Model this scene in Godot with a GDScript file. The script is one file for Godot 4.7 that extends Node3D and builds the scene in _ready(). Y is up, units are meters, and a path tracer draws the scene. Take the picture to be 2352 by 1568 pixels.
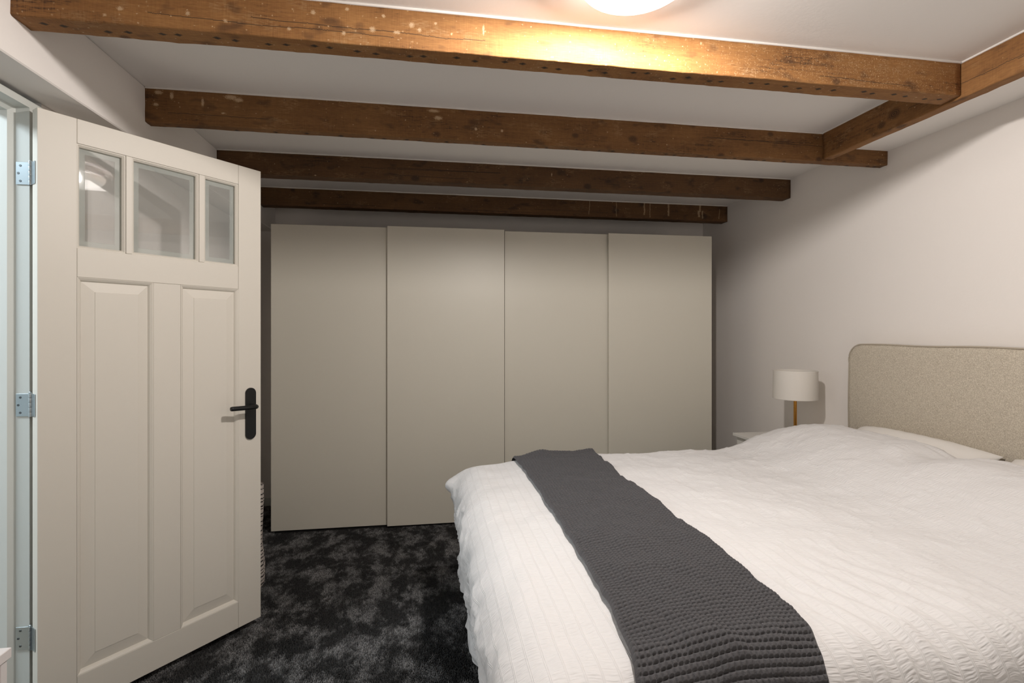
extends Node3D

# ---------------------------------------------------------------- constants (metres, y up, camera above the origin)
const X_RIGHT := 2.36        # right wall
const X_LEFT := -1.16        # upper left wall face
const X_LEFT_LOW := -1.30    # lower left wall face, set back under the upper part
const Z_BACK := -4.20        # wall behind the wardrobe
const Z_FRONT := 0.50        # wall behind the camera
const Y_CEIL := 2.34
const DOOR_ANGLE := 0.8746   # the open door's turn
const DOOR_AT := Vector3(-1.252, 0.0, -1.898)

var M := {}
var noise := FastNoiseLite.new()
var taken := {}

# ---------------------------------------------------------------- bookkeeping
func numbered(called: String) -> String:
	if not taken.has(called):
		taken[called] = 0
		return called
	taken[called] += 1
	return "%s_%03d" % [called, taken[called]]

func tag(o: Node, label: String, category: String, group := "") -> void:
	o.set_meta("label", label)
	o.set_meta("category", category)
	if group != "":
		o.set_meta("group", group)

func thing(called: String, label: String, category: String, at := Vector3.ZERO, turn := 0.0, group := "") -> Node3D:
	var o := Node3D.new()
	o.name = numbered(called)
	add_child(o)
	o.position = at
	o.rotation.y = turn
	tag(o, label, category, group)
	return o

func put(mesh: Mesh, called: String, m: Material, parent: Node = null) -> MeshInstance3D:
	var o := MeshInstance3D.new()
	o.mesh = mesh
	o.material_override = m
	if parent == null:
		o.name = numbered(called)
		add_child(o)
	else:
		o.name = called
		parent.add_child(o, true)
	return o

func structure(mesh: Mesh, called: String, m: Material, parent: Node = null) -> MeshInstance3D:
	var o := put(mesh, called, m, parent)
	if parent == null:
		o.set_meta("kind", "structure")
	return o

# ---------------------------------------------------------------- shapes
func start() -> SurfaceTool:
	var st := SurfaceTool.new()
	st.begin(Mesh.PRIMITIVE_TRIANGLES)
	return st

# metres on the plane a face lies in
func flat_uv(q: Vector3, n: Vector3) -> Vector2:
	var a := n.abs()
	if a.y >= a.x and a.y >= a.z:
		return Vector2(q.x, q.z)
	if a.x >= a.z:
		return Vector2(q.z, q.y)
	return Vector2(q.x, q.y)

# a flat convex face whose normal points away from c
func face(st: SurfaceTool, p: Array, c: Vector3) -> void:
	var n := Vector3.ZERO
	for i in range(1, p.size() - 1):
		n += (p[i] - p[0]).cross(p[i + 1] - p[0])
	if n.length() < 1e-12:
		return
	n = n.normalized()
	var mid := Vector3.ZERO
	for q in p:
		mid += q
	mid /= p.size()
	var flip := n.dot(mid - c) < 0.0
	if flip:
		n = -n
	for i in range(1, p.size() - 1):
		var order := [p[0], p[i], p[i + 1]] if flip else [p[0], p[i + 1], p[i]]
		for q in order:
			st.set_normal(n)
			st.set_uv(flat_uv(q, n))
			st.add_vertex(q)

# a box from a to b with chamfered edges
func add_box(st: SurfaceTool, a: Vector3, b: Vector3, ch := 0.0015) -> void:
	var c := (a + b) / 2.0
	var h := (b - a).abs() / 2.0
	ch = minf(ch, minf(h.x, minf(h.y, h.z)) * 0.6)
	var P := func(sx: float, sy: float, sz: float, k: int) -> Vector3:
		var q := h - Vector3.ONE * ch
		q[k] += ch
		return c + Vector3(sx * q.x, sy * q.y, sz * q.z)
	for k in 3:
		var u := (k + 1) % 3
		var v := (k + 2) % 3
		for s in [-1.0, 1.0]:
			var quad := []
			for e in [[-1.0, -1.0], [1.0, -1.0], [1.0, 1.0], [-1.0, 1.0]]:
				var sg := Vector3.ZERO
				sg[k] = s
				sg[u] = e[0]
				sg[v] = e[1]
				quad.append(P.call(sg.x, sg.y, sg.z, k))
			face(st, quad, c)
	for k in 3:          # edges along axis k
		var u := (k + 1) % 3
		var v := (k + 2) % 3
		for su in [-1.0, 1.0]:
			for sv in [-1.0, 1.0]:
				var lo := Vector3.ZERO
				lo[k] = -1.0
				lo[u] = su
				lo[v] = sv
				var hi := lo
				hi[k] = 1.0
				face(st, [P.call(lo.x, lo.y, lo.z, u), P.call(hi.x, hi.y, hi.z, u), P.call(hi.x, hi.y, hi.z, v), P.call(lo.x, lo.y, lo.z, v)], c)
	for sx in [-1.0, 1.0]:
		for sy in [-1.0, 1.0]:
			for sz in [-1.0, 1.0]:
				face(st, [P.call(sx, sy, sz, 0), P.call(sx, sy, sz, 1), P.call(sx, sy, sz, 2)], c)

func box(a: Vector3, b: Vector3, ch := 0.0015) -> ArrayMesh:
	var st := start()
	add_box(st, a, b, ch)
	return st.commit()

# a grid of points (rows of equal length) as a smooth surface
func sheet(rows: Array, uvs: Array = [], close_u := false) -> ArrayMesh:
	var nr := rows.size()
	var nc: int = rows[0].size()
	var v := PackedVector3Array()
	var uv := PackedVector2Array()
	for r in nr:
		v.append_array(rows[r])
		if not uvs.is_empty():
			uv.append_array(uvs[r])
	return grid_mesh(v, uv, nr, nc, close_u)

func grid_mesh(v: PackedVector3Array, uv: PackedVector2Array, nr: int, nc: int, close_u := false) -> ArrayMesh:
	var idx := PackedInt32Array()
	var nrm := PackedVector3Array()
	nrm.resize(v.size())
	var last := nc if close_u else nc - 1
	for r in nr - 1:
		for c in last:
			var a := r * nc + c
			var b := r * nc + (c + 1) % nc
			var d := a + nc
			var e := b + nc
			idx.append_array(PackedInt32Array([a, b, d, b, e, d]))
			var n := (v[d] - v[a]).cross(v[b] - v[a]) + (v[e] - v[d]).cross(v[b] - v[d])
			nrm[a] += n
			nrm[b] += n
			nrm[d] += n
			nrm[e] += n
	for i in nrm.size():
		nrm[i] = nrm[i].normalized() if nrm[i].length() > 1e-14 else Vector3.UP
	var arr := []
	arr.resize(Mesh.ARRAY_MAX)
	arr[Mesh.ARRAY_VERTEX] = v
	arr[Mesh.ARRAY_NORMAL] = nrm
	arr[Mesh.ARRAY_INDEX] = idx
	if uv.size() == v.size():
		arr[Mesh.ARRAY_TEX_UV] = uv
	var m := ArrayMesh.new()
	m.add_surface_from_arrays(Mesh.PRIMITIVE_TRIANGLES, arr)
	return m

# profile of (radius, height) turned round y; normals come out of the grid
func lathe(profile: Array, seg := 40) -> ArrayMesh:
	var rows := []
	var uvs := []
	for i in profile.size():
		var p: Vector2 = profile[i]
		var row := PackedVector3Array()
		var u := PackedVector2Array()
		for s in seg:
			var a := TAU * s / seg
			row.append(Vector3(p.x * cos(a), p.y, p.x * sin(a)))
			u.append(Vector2(float(s) / seg, p.y))
		rows.append(row)
		uvs.append(u)
	return sheet(rows, uvs, true)

func tube(path: Array, radii: Array, seg := 16) -> ArrayMesh:
	var rows := []
	var n := path.size()
	for i in n:
		var t: Vector3 = (path[mini(i + 1, n - 1)] - path[maxi(i - 1, 0)]).normalized()
		var side := t.cross(Vector3.UP)
		if side.length() < 0.2:
			side = t.cross(Vector3.RIGHT)
		side = side.normalized()
		var up := side.cross(t)
		var row := PackedVector3Array()
		for s in seg:
			var a := TAU * s / seg
			row.append(path[i] + (side * cos(a) + up * sin(a)) * radii[i])
		rows.append(row)
	return sheet(rows, [], true)

# ---------------------------------------------------------------- materials
func mat(color: Color, rough := 0.6, metallic := 0.0) -> StandardMaterial3D:
	var m := StandardMaterial3D.new()
	m.albedo_color = color
	m.roughness = rough
	m.metallic = metallic
	return m

func noise_texture(size: int, freq: float, octaves := 4, seed_ := 1) -> NoiseTexture2D:
	var f := FastNoiseLite.new()
	f.noise_type = FastNoiseLite.TYPE_SIMPLEX_SMOOTH
	f.frequency = freq
	f.fractal_octaves = octaves
	f.seed = seed_
	var t := NoiseTexture2D.new()
	t.width = size
	t.height = size
	t.seamless = true
	t.noise = f
	return t

func relief(m: StandardMaterial3D, tex: Texture2D, cm: float, per_metre: float) -> void:
	m.uv1_scale = Vector3.ONE * per_metre
	m.heightmap_enabled = true
	m.heightmap_texture = tex
	m.heightmap_scale = cm

func make_materials() -> void:
	var plaster_noise := noise_texture(512, 0.03, 4, 3)
	var paint_noise := noise_texture(256, 0.06, 3, 9)
	M.wall = mat(Color(0.944, 0.922, 0.902), 0.92)
	relief(M.wall, plaster_noise, 0.02, 3.0)
	M.ceiling = mat(Color(0.952, 0.938, 0.924), 0.92)
	relief(M.ceiling, plaster_noise, 0.016, 3.2)
	M.hall = mat(Color(0.90, 0.905, 0.90), 0.9)
	M.hall_floor = mat(Color(0.55, 0.50, 0.44), 0.7)
	M.frame = mat(Color(0.84, 0.85, 0.83), 0.42)
	M.door = mat(Color(0.865, 0.842, 0.798), 0.48)
	M.glass = mat(Color(0.93, 0.96, 0.95, 0.10), 0.02)
	M.glass.transparency = BaseMaterial3D.TRANSPARENCY_ALPHA
	M.glass_bevel = mat(Color(0.90, 0.94, 0.92, 0.22), 0.03)
	M.glass_bevel.transparency = BaseMaterial3D.TRANSPARENCY_ALPHA
	M.zinc = mat(Color(0.74, 0.78, 0.80), 0.32, 1.0)
	M.screw = mat(Color(0.42, 0.44, 0.45), 0.4, 1.0)
	M.black = mat(Color(0.028, 0.028, 0.030), 0.42)
	M.wardrobe = mat(Color(0.864, 0.846, 0.794), 0.40)
	M.carcass = mat(Color(0.72, 0.70, 0.66), 0.6)
	M.track = mat(Color(0.05, 0.05, 0.05), 0.5)
	M.desk = mat(Color(0.86, 0.84, 0.83), 0.4)
	M.nightstand = mat(Color(0.86, 0.85, 0.83), 0.4)
	M.brass = mat(Color(0.80, 0.58, 0.28), 0.24, 1.0)
	M.shade = mat(Color(0.90, 0.88, 0.85), 0.85)
	M.shade.backlight_enabled = true
	M.shade.backlight = Color(0.25, 0.24, 0.22)
	M.lamp_white = mat(Color(0.8, 0.8, 0.8), 0.6)
	M.caulk = mat(Color(0.90, 0.88, 0.86), 0.7)
	M.lamp_glow = mat(Color(1, 1, 1), 0.5)
	M.lamp_glow.emission_enabled = true
	M.lamp_glow.emission = Color(1.0, 0.97, 0.93)
	M.lamp_glow.emission_energy_multiplier = 2.2
	M.hall_glow = mat(Color(1, 1, 1), 0.5)
	M.hall_glow.emission_enabled = true
	M.hall_glow.emission = Color(0.93, 0.97, 1.0)
	M.hall_glow.emission_energy_multiplier = 3.0
	M.carpet_base = mat(Color(0.06, 0.06, 0.062), 1.0)
	M.pile = mat(Color(1, 1, 1), 0.95)
	M.pile.vertex_color_use_as_albedo = true
	M.mattress = mat(Color(0.85, 0.84, 0.82), 0.9)
	M.pillow = mat(Color(0.90, 0.885, 0.865), 0.95)
	relief(M.pillow, paint_noise, 0.12, 9.0)
	M.duvet = duvet_material()
	M.throw_cloth = mat(Color(0.300, 0.296, 0.304), 0.95)
	M.throw_cloth.rim_enabled = true
	M.throw_cloth.rim = 0.25
	relief(M.throw_cloth, noise_texture(256, 0.12, 3, 5), 0.05, 14.0)
	M.linen = linen_material()
	M.striped = striped_material()

# crinkled cotton: double ribs across the bed with puckers between them
func duvet_material() -> StandardMaterial3D:
	var n := 512
	var data := PackedByteArray()
	data.resize(n * n)
	var f := FastNoiseLite.new()
	f.noise_type = FastNoiseLite.TYPE_SIMPLEX_SMOOTH
	f.frequency = 1.0
	f.fractal_octaves = 2
	f.seed = 21
	for j in n:
		var b := TAU * j / n
		var cb := cos(b) * 5.4
		var sb := sin(b) * 5.4
		for i in n:
			var s := fposmod(float(i) / n * 8.0, 1.0)   # eight ribs in a tile
			var d: float = absf(s - 0.5) * 2.0             # 0 between ribs, 1 on a rib
			var a := TAU * i / n
			# puckers: short across the ribs' run, long between two ribs
			var p := f.get_noise_3d(cb + 0.9 * cos(a), sb + 0.9 * sin(a), 3.0 * floorf(float(i) / n * 8.0) + 0.55 * s)
			var h := 0.42 + 0.55 * p * (1.0 - pow(d, 3.0))
			var rib := exp(-pow((d - 0.90) / 0.045, 2.0))
			h += 0.30 * rib
			data[j * n + i] = int(clampf(h, 0.0, 1.0) * 255.0)
	var img := Image.create_from_data(n, n, false, Image.FORMAT_L8, data)
	var m := mat(Color(0.860, 0.853, 0.851), 0.95)
	m.heightmap_enabled = true
	m.heightmap_texture = ImageTexture.create_from_image(img)
	m.heightmap_scale = 0.19
	return m

func linen_material() -> StandardMaterial3D:
	var n := 512
	var data := PackedByteArray()
	data.resize(n * n * 3)
	var h := PackedByteArray()
	h.resize(n * n)
	var rng := RandomNumberGenerator.new()
	rng.seed = 77
	var warp := PackedFloat32Array()
	var weft := PackedFloat32Array()
	for k in n * 64:
		warp.append(rng.randf())
		weft.append(rng.randf())
	for j in n:
		for i in n:
			var wu := warp[(i / 3) * 64 + (j / 9) % 64]     # yarns change tone along their run
			var wv := weft[(j / 3) * 64 + (i / 9) % 64]
			var over := ((i / 3) + (j / 3)) % 2 == 0
			var t := wu if over else wv
			t = clampf(0.15 + 0.85 * t + rng.randf_range(-0.12, 0.12), 0.0, 1.0)
			var c := Color(0.61, 0.565, 0.50).lerp(Color(0.875, 0.84, 0.775), t)
			var o := (j * n + i) * 3
			data[o] = int(c.r * 255)
			data[o + 1] = int(c.g * 255)
			data[o + 2] = int(c.b * 255)
			h[j * n + i] = int((0.35 + 0.4 * float((i % 3 == 1) and (j % 3 == 1)) + 0.25 * t) * 255)
	var m := mat(Color(1, 1, 1), 0.95)
	m.albedo_texture = ImageTexture.create_from_image(Image.create_from_data(n, n, false, Image.FORMAT_RGB8, data))
	relief(m, ImageTexture.create_from_image(Image.create_from_data(n, n, false, Image.FORMAT_L8, h)), 0.025, 4.6)
	return m

func striped_material() -> StandardMaterial3D:
	var img := Image.create(128, 512, false, Image.FORMAT_RGB8)
	img.fill(Color(0.78, 0.74, 0.71))
	var rng := RandomNumberGenerator.new()
	rng.seed = 5
	var y := 6.0
	while y < 508.0:
		var thick := rng.randf_range(4.0, 6.5)
		for i in 128:
			var yy := y + 3.0 * sin(TAU * i / 128.0) + 1.5 * sin(TAU * i * 3.0 / 128.0 + y)
			for k in int(thick):
				img.set_pixel(i, clampi(int(yy) + k, 0, 511), Color(0.05, 0.045, 0.045))
		y += rng.randf_range(14.0, 24.0)
	var m := mat(Color(1, 1, 1), 0.9)
	m.albedo_texture = ImageTexture.create_from_image(img)
	return m

# old pine: rows 0..w_front show the face, the rest the underside; knots, saw marks, paint spatter, nail stains
func beam_material(high: float, seed_: int, length: float, dark: float, specks: float, spots: Array, drips: Array, nails: bool) -> StandardMaterial3D:
	var w := 2048
	var hh := 160
	var px := length / w           # metres per pixel, both ways
	var front := int(high / px)
	var data := PackedByteArray()
	data.resize(w * hh * 3)
	var relief_data := PackedByteArray()
	relief_data.resize(w * hh)
	var f := FastNoiseLite.new()
	f.noise_type = FastNoiseLite.TYPE_SIMPLEX_SMOOTH
	f.seed = seed_
	f.frequency = 1.0
	f.fractal_octaves = 3
	var g := FastNoiseLite.new()
	g.noise_type = FastNoiseLite.TYPE_SIMPLEX
	g.seed = seed_ + 50
	g.frequency = 1.0
	g.fractal_octaves = 2
	var rng := RandomNumberGenerator.new()
	rng.seed = seed_ * 13 + 1
	var knots := []
	for k in 9:
		knots.append([rng.randf_range(0.05, length - 0.05), rng.randf_range(8, hh - 8) * px, rng.randf_range(0.008, 0.017)])
	var deep := Color(0.21, 0.125, 0.055).lerp(Color(0.13, 0.085, 0.045), dark)
	var mid := Color(0.515, 0.348, 0.178).lerp(Color(0.315, 0.210, 0.105), dark)
	var pale := Color(0.66, 0.475, 0.275).lerp(Color(0.42, 0.295, 0.165), dark)
	for j in hh:
		var y := j * px
		for i in w:
			var x := i * px
			var yy := y
			var knot := 0.0
			for k in knots:
				var dx: float = x - k[0]
				if absf(dx) < 0.10:
					var dy: float = y - k[1]
					var r: float = sqrt(dx * dx * 0.5 + dy * dy) / k[2]
					yy += k[2] * 0.9 * exp(-r * r * 0.25) * signf(dy)
					if r < 1.0:
						knot = maxf(knot, 0.65 + 0.35 * sin(r * 14.0))
					elif r < 1.7:
						knot = maxf(knot, (1.7 - r) * 0.6)
			var big := f.get_noise_2d(x * 2.2, y * 5.0)
			var rings := f.get_noise_2d(x * 1.1 + 40.0, yy * 95.0)
			var fine := g.get_noise_2d(x * 26.0, yy * 520.0)
			var saw := g.get_noise_2d(x * 330.0, y * 9.0 + 30.0)
			var blotch := f.get_noise_2d(x * 6.0 + 9.0, y * 12.0)
			var t := 0.58 + 0.50 * big + 0.26 * rings + 0.26 * fine + 0.14 * saw
			var c := mid.lerp(pale, clampf(t - 0.35, 0.0, 1.0)) if t > 0.35 else deep.lerp(mid, clampf(t / 0.35 + 0.25, 0.0, 1.0))
			if blotch > 0.30:
				c = c.lerp(deep, clampf((blotch - 0.30) * 1.1, 0.0, 0.45))
			c = c.lerp(deep, knot * 0.8)
			# worn paint rubbed into the grain
			var worn := f.get_noise_2d(x * 5.0 + 70.0, y * 9.0)
			if worn > 0.25 and fine + 0.4 * saw > 0.10:
				c = c.lerp(Color(0.64, 0.54, 0.43), clampf((worn - 0.25) * 1.3, 0.0, 0.30))
			var o := (j * w + i) * 3
			data[o] = int(clampf(c.r, 0, 1) * 255)
			data[o + 1] = int(clampf(c.g, 0, 1) * 255)
			data[o + 2] = int(clampf(c.b, 0, 1) * 255)
			relief_data[j * w + i] = int(clampf(0.5 + 0.22 * fine + 0.18 * rings + 0.14 * saw, 0, 1) * 255)
	# a few long drying cracks
	for k in 3:
		var cx := rng.randi_range(0, w - 500)
		var cy := float(rng.randi_range(8, front - 8))
		for i in rng.randi_range(150, 480):
			cy += rng.randf_range(-0.22, 0.22)
			var o2 := (clampi(int(cy), 0, hh - 1) * w + cx + i) * 3
			for q in 3:
				data[o2 + q] = int(data[o2 + q] * 0.42)
			relief_data[clampi(int(cy), 0, hh - 1) * w + cx + i] = 20
	var blob := func(bx: float, by: float, rx: float, ry: float, col: Color, strength: float) -> void:
		for jj in range(maxi(0, int(by - ry - 2)), mini(hh, int(by + ry + 3))):
			for ii in range(maxi(0, int(bx - rx - 2)), mini(w, int(bx + rx + 3))):
				var e := sqrt(pow((ii - bx) / rx, 2) + pow((jj - by) / ry, 2)) + 0.45 * g.get_noise_2d(ii * 0.7, jj * 0.7)
				if e < 1.0:
					var a := strength * clampf((1.0 - e) * 3.0, 0.0, 1.0)
					var o3 := (jj * w + ii) * 3
					data[o3] = int(lerpf(data[o3], col.r * 255, a))
					data[o3 + 1] = int(lerpf(data[o3 + 1], col.g * 255, a))
					data[o3 + 2] = int(lerpf(data[o3 + 2], col.b * 255, a))
	var paint := Color(0.80, 0.70, 0.58)
	for s in spots:          # [x along the beam, y from its top, radius in metres]
		blob.call(s[0] / px, s[1] / px, s[2] / px, s[2] / px * s[3], paint, 0.75)
	for k in int(specks * 300):
		var sx := rng.randf() * w
		blob.call(sx, rng.randf() * hh, rng.randf_range(0.8, 1.9), rng.randf_range(0.8, 1.6), paint, rng.randf_range(0.35, 0.85))
	if specks > 1.5:         # the dense spatter towards the right of the nearest beam
		for k in 2400:
			blob.call((0.76 + 0.085 * rng.randfn()) * w, rng.randf_range(8, front - 2), rng.randf_range(0.55, 1.0), rng.randf_range(0.55, 0.95), paint, rng.randf_range(0.3, 0.8))
	for d in drips:          # [x, width, top, bottom]
		var dxp: float = d[0] / px
		for j in range(int(d[2] / px), mini(front, int(d[3] / px))):
			dxp += rng.randf_range(-0.5, 0.5)
			blob.call(dxp, float(j), d[1] / px * rng.randf_range(0.6, 1.2), 1.0, paint, 0.55)
	# ragged ceiling paint along the top edge
	for k in 160:
		blob.call(rng.randf() * w, rng.randf_range(-1.0, 2.0), rng.randf_range(2.0, 14.0), rng.randf_range(0.8, 2.6), Color(0.86, 0.83, 0.80), rng.randf_range(0.4, 0.95))
	if nails:
		var nx := 0.06
		while nx < length - 0.05:
			for q in 2:
				var xx := (nx + q * 0.052 + rng.randf_range(-0.008, 0.008)) / px
				var yy2 := front + 22 + rng.randf_range(-7, 7)
				for jj in range(-5, 6):
					for ii in range(-9, 10):
						var e2 := absf(ii) / rng.randf_range(6.5, 9.0) + absf(jj) / 5.0
						if e2 < 1.0 and yy2 + jj < hh and xx + ii < w and xx + ii >= 0:
							var o4 := (int(yy2 + jj) * w + int(xx + ii)) * 3
							for c3 in 3:
								data[o4 + c3] = int(data[o4 + c3] * lerpf(0.22, 0.6, e2))
			nx += rng.randf_range(0.13, 0.17)
	var m := mat(Color(1, 1, 1), 0.78)
	m.albedo_texture = ImageTexture.create_from_image(Image.create_from_data(w, hh, false, Image.FORMAT_RGB8, data))
	m.heightmap_enabled = true
	m.heightmap_texture = ImageTexture.create_from_image(Image.create_from_data(w, hh, false, Image.FORMAT_L8, relief_data))
	m.heightmap_scale = 0.10
	return m

# a rough-sawn beam along local x: front face at z = 0, depth behind it, top at y = 0
func beam_mesh(length: float, high: float, deep: float, seed_: int, px_len: float) -> ArrayMesh:
	var f := FastNoiseLite.new()
	f.seed = seed_
	f.frequency = 1.0
	f.fractal_octaves = 3
	var r := 0.004
	# ring: down the front, along the bottom, up the back
	var ring := []
	for k in 5:
		ring.append(Vector2(0.0, -lerpf(0.0, high - r, k / 4.0)))
	ring.append(Vector2(-r * 0.3, -high + r * 0.3))
	for k in 4:
		ring.append(Vector2(-lerpf(r, deep - r, k / 3.0), -high))
	ring.append(Vector2(-deep + r * 0.3, -high + r * 0.3))
	for k in 4:
		ring.append(Vector2(-deep, -lerpf(high - r, 0.0, k / 3.0)))
	var total := 160 * px_len / 2048.0
	var at := PackedFloat32Array([0.0])
	for k in range(1, ring.size()):
		at.append(at[k - 1] + ring[k].distance_to(ring[k - 1]))
	var rows := []
	var uvs := []
	var n := int(length / 0.025) + 1
	for i in n + 1:
		var x := length * i / n
		var row := PackedVector3Array()
		var uv := PackedVector2Array()
		for k in ring.size():
			var edge := 0.0022 if ring[k].y < -0.001 else 0.0008
			var dy := f.get_noise_3d(x * 6.0, k * 0.35, 0.0) * edge
			var dz := f.get_noise_3d(x * 6.0, k * 0.35, 9.0) * edge
			if k == 5 or k == 10:
				dy += 0.0018 * f.get_noise_2d(x * 45.0, k)
				dz += 0.0018 * f.get_noise_2d(x * 45.0, k + 20.0)
			row.append(Vector3(x, ring[k].y + dy, ring[k].x + dz))
			var v: float = at[k]
			if v > total:
				v = 2.0 * total - v
			uv.append(Vector2(x / px_len, clampf(v / total, 0.003, 0.997)))
		rows.append(row)
		uvs.append(uv)
	# end caps
	for e in [0, n]:
		var centre := Vector3(length * e / n, -high / 2.0, -deep / 2.0)
		var row := PackedVector3Array()
		var uv := PackedVector2Array()
		for k in ring.size():
			row.append(centre)
			uv.append(Vector2(0.0 if e == 0 else length / px_len, 0.3))
		if e == 0:
			rows.push_front(row)
			uvs.push_front(uv)
		else:
			rows.append(row)
			uvs.append(uv)
	return sheet(rows, uvs)

# ---------------------------------------------------------------- the scene
func _ready() -> void:
	noise.noise_type = FastNoiseLite.TYPE_SIMPLEX_SMOOTH
	noise.seed = 4
	noise.frequency = 1.0
	noise.fractal_octaves = 3
	build_camera_and_light()
	make_materials()
	build_room()
	build_beams()
	build_ceiling_lamp()
	build_door()
	build_wardrobe()
	build_bed()
	build_nightstand_and_lamp()
	build_desk()
	build_bag()
	build_carpet_pile()

func build_camera_and_light() -> void:
	var cam := Camera3D.new()
	cam.name = "camera"
	add_child(cam)
	cam.position = Vector3(0, 1.32, 0)
	cam.rotation = Vector3(0, deg_to_rad(-9.1), 0)
	cam.projection = Camera3D.PROJECTION_FRUSTUM
	cam.near = 0.05
	cam.far = 60.0
	cam.size = 0.05 * 1568.0 / 1190.0
	cam.frustum_offset = Vector2(0, -19.0 / 1190.0 * 0.05)
	cam.current = true
	var env := Environment.new()
	env.background_mode = Environment.BG_COLOR
	env.background_color = Color(1.0, 0.985, 0.955)
	env.background_energy_multiplier = 1.0
	env.tonemap_mode = Environment.TONE_MAPPER_LINEAR
	env.tonemap_exposure = 1.28
	env.sdfgi_enabled = true
	env.ssao_enabled = true
	env.ssil_enabled = true
	var we := WorldEnvironment.new()
	we.name = "world"
	we.environment = env
	add_child(we)
	# the ceiling lamp's light, from the bottom of its opal glass and from inside it
	var below := AreaLight3D.new()
	below.name = "ceiling_lamp_downlight"
	add_child(below)
	below.position = Vector3(0.548, 2.241, -1.318)
	below.rotation = Vector3(-PI / 2, 0, 0)
	below.area_size = Vector2(0.26, 0.26)
	below.light_energy = 0.10
	below.light_color = Color(1.0, 0.972, 0.95)
	below.shadow_enabled = true
	below.area_range = 12.0
	var inside := OmniLight3D.new()
	inside.name = "ceiling_lamp_bulb"
	add_child(inside)
	inside.position = Vector3(0.548, 2.286, -1.318)
	inside.light_size = 0.035
	inside.light_energy = 1.45
	inside.light_color = Color(1.0, 0.972, 0.95)
	inside.omni_range = 12.0
	inside.omni_attenuation = 2.0
	inside.shadow_enabled = true
	# the hall's ceiling panel
	var hall := AreaLight3D.new()
	hall.name = "hall_panel_light"
	add_child(hall)
	hall.position = Vector3(-2.25, 2.455, -1.30)
	hall.rotation = Vector3(-PI / 2, 0, 0)
	hall.area_size = Vector2(0.5, 0.5)
	hall.light_energy = 3.0
	hall.light_color = Color(0.90, 0.96, 1.0)
	hall.shadow_enabled = true
	hall.area_range = 12.0

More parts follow.
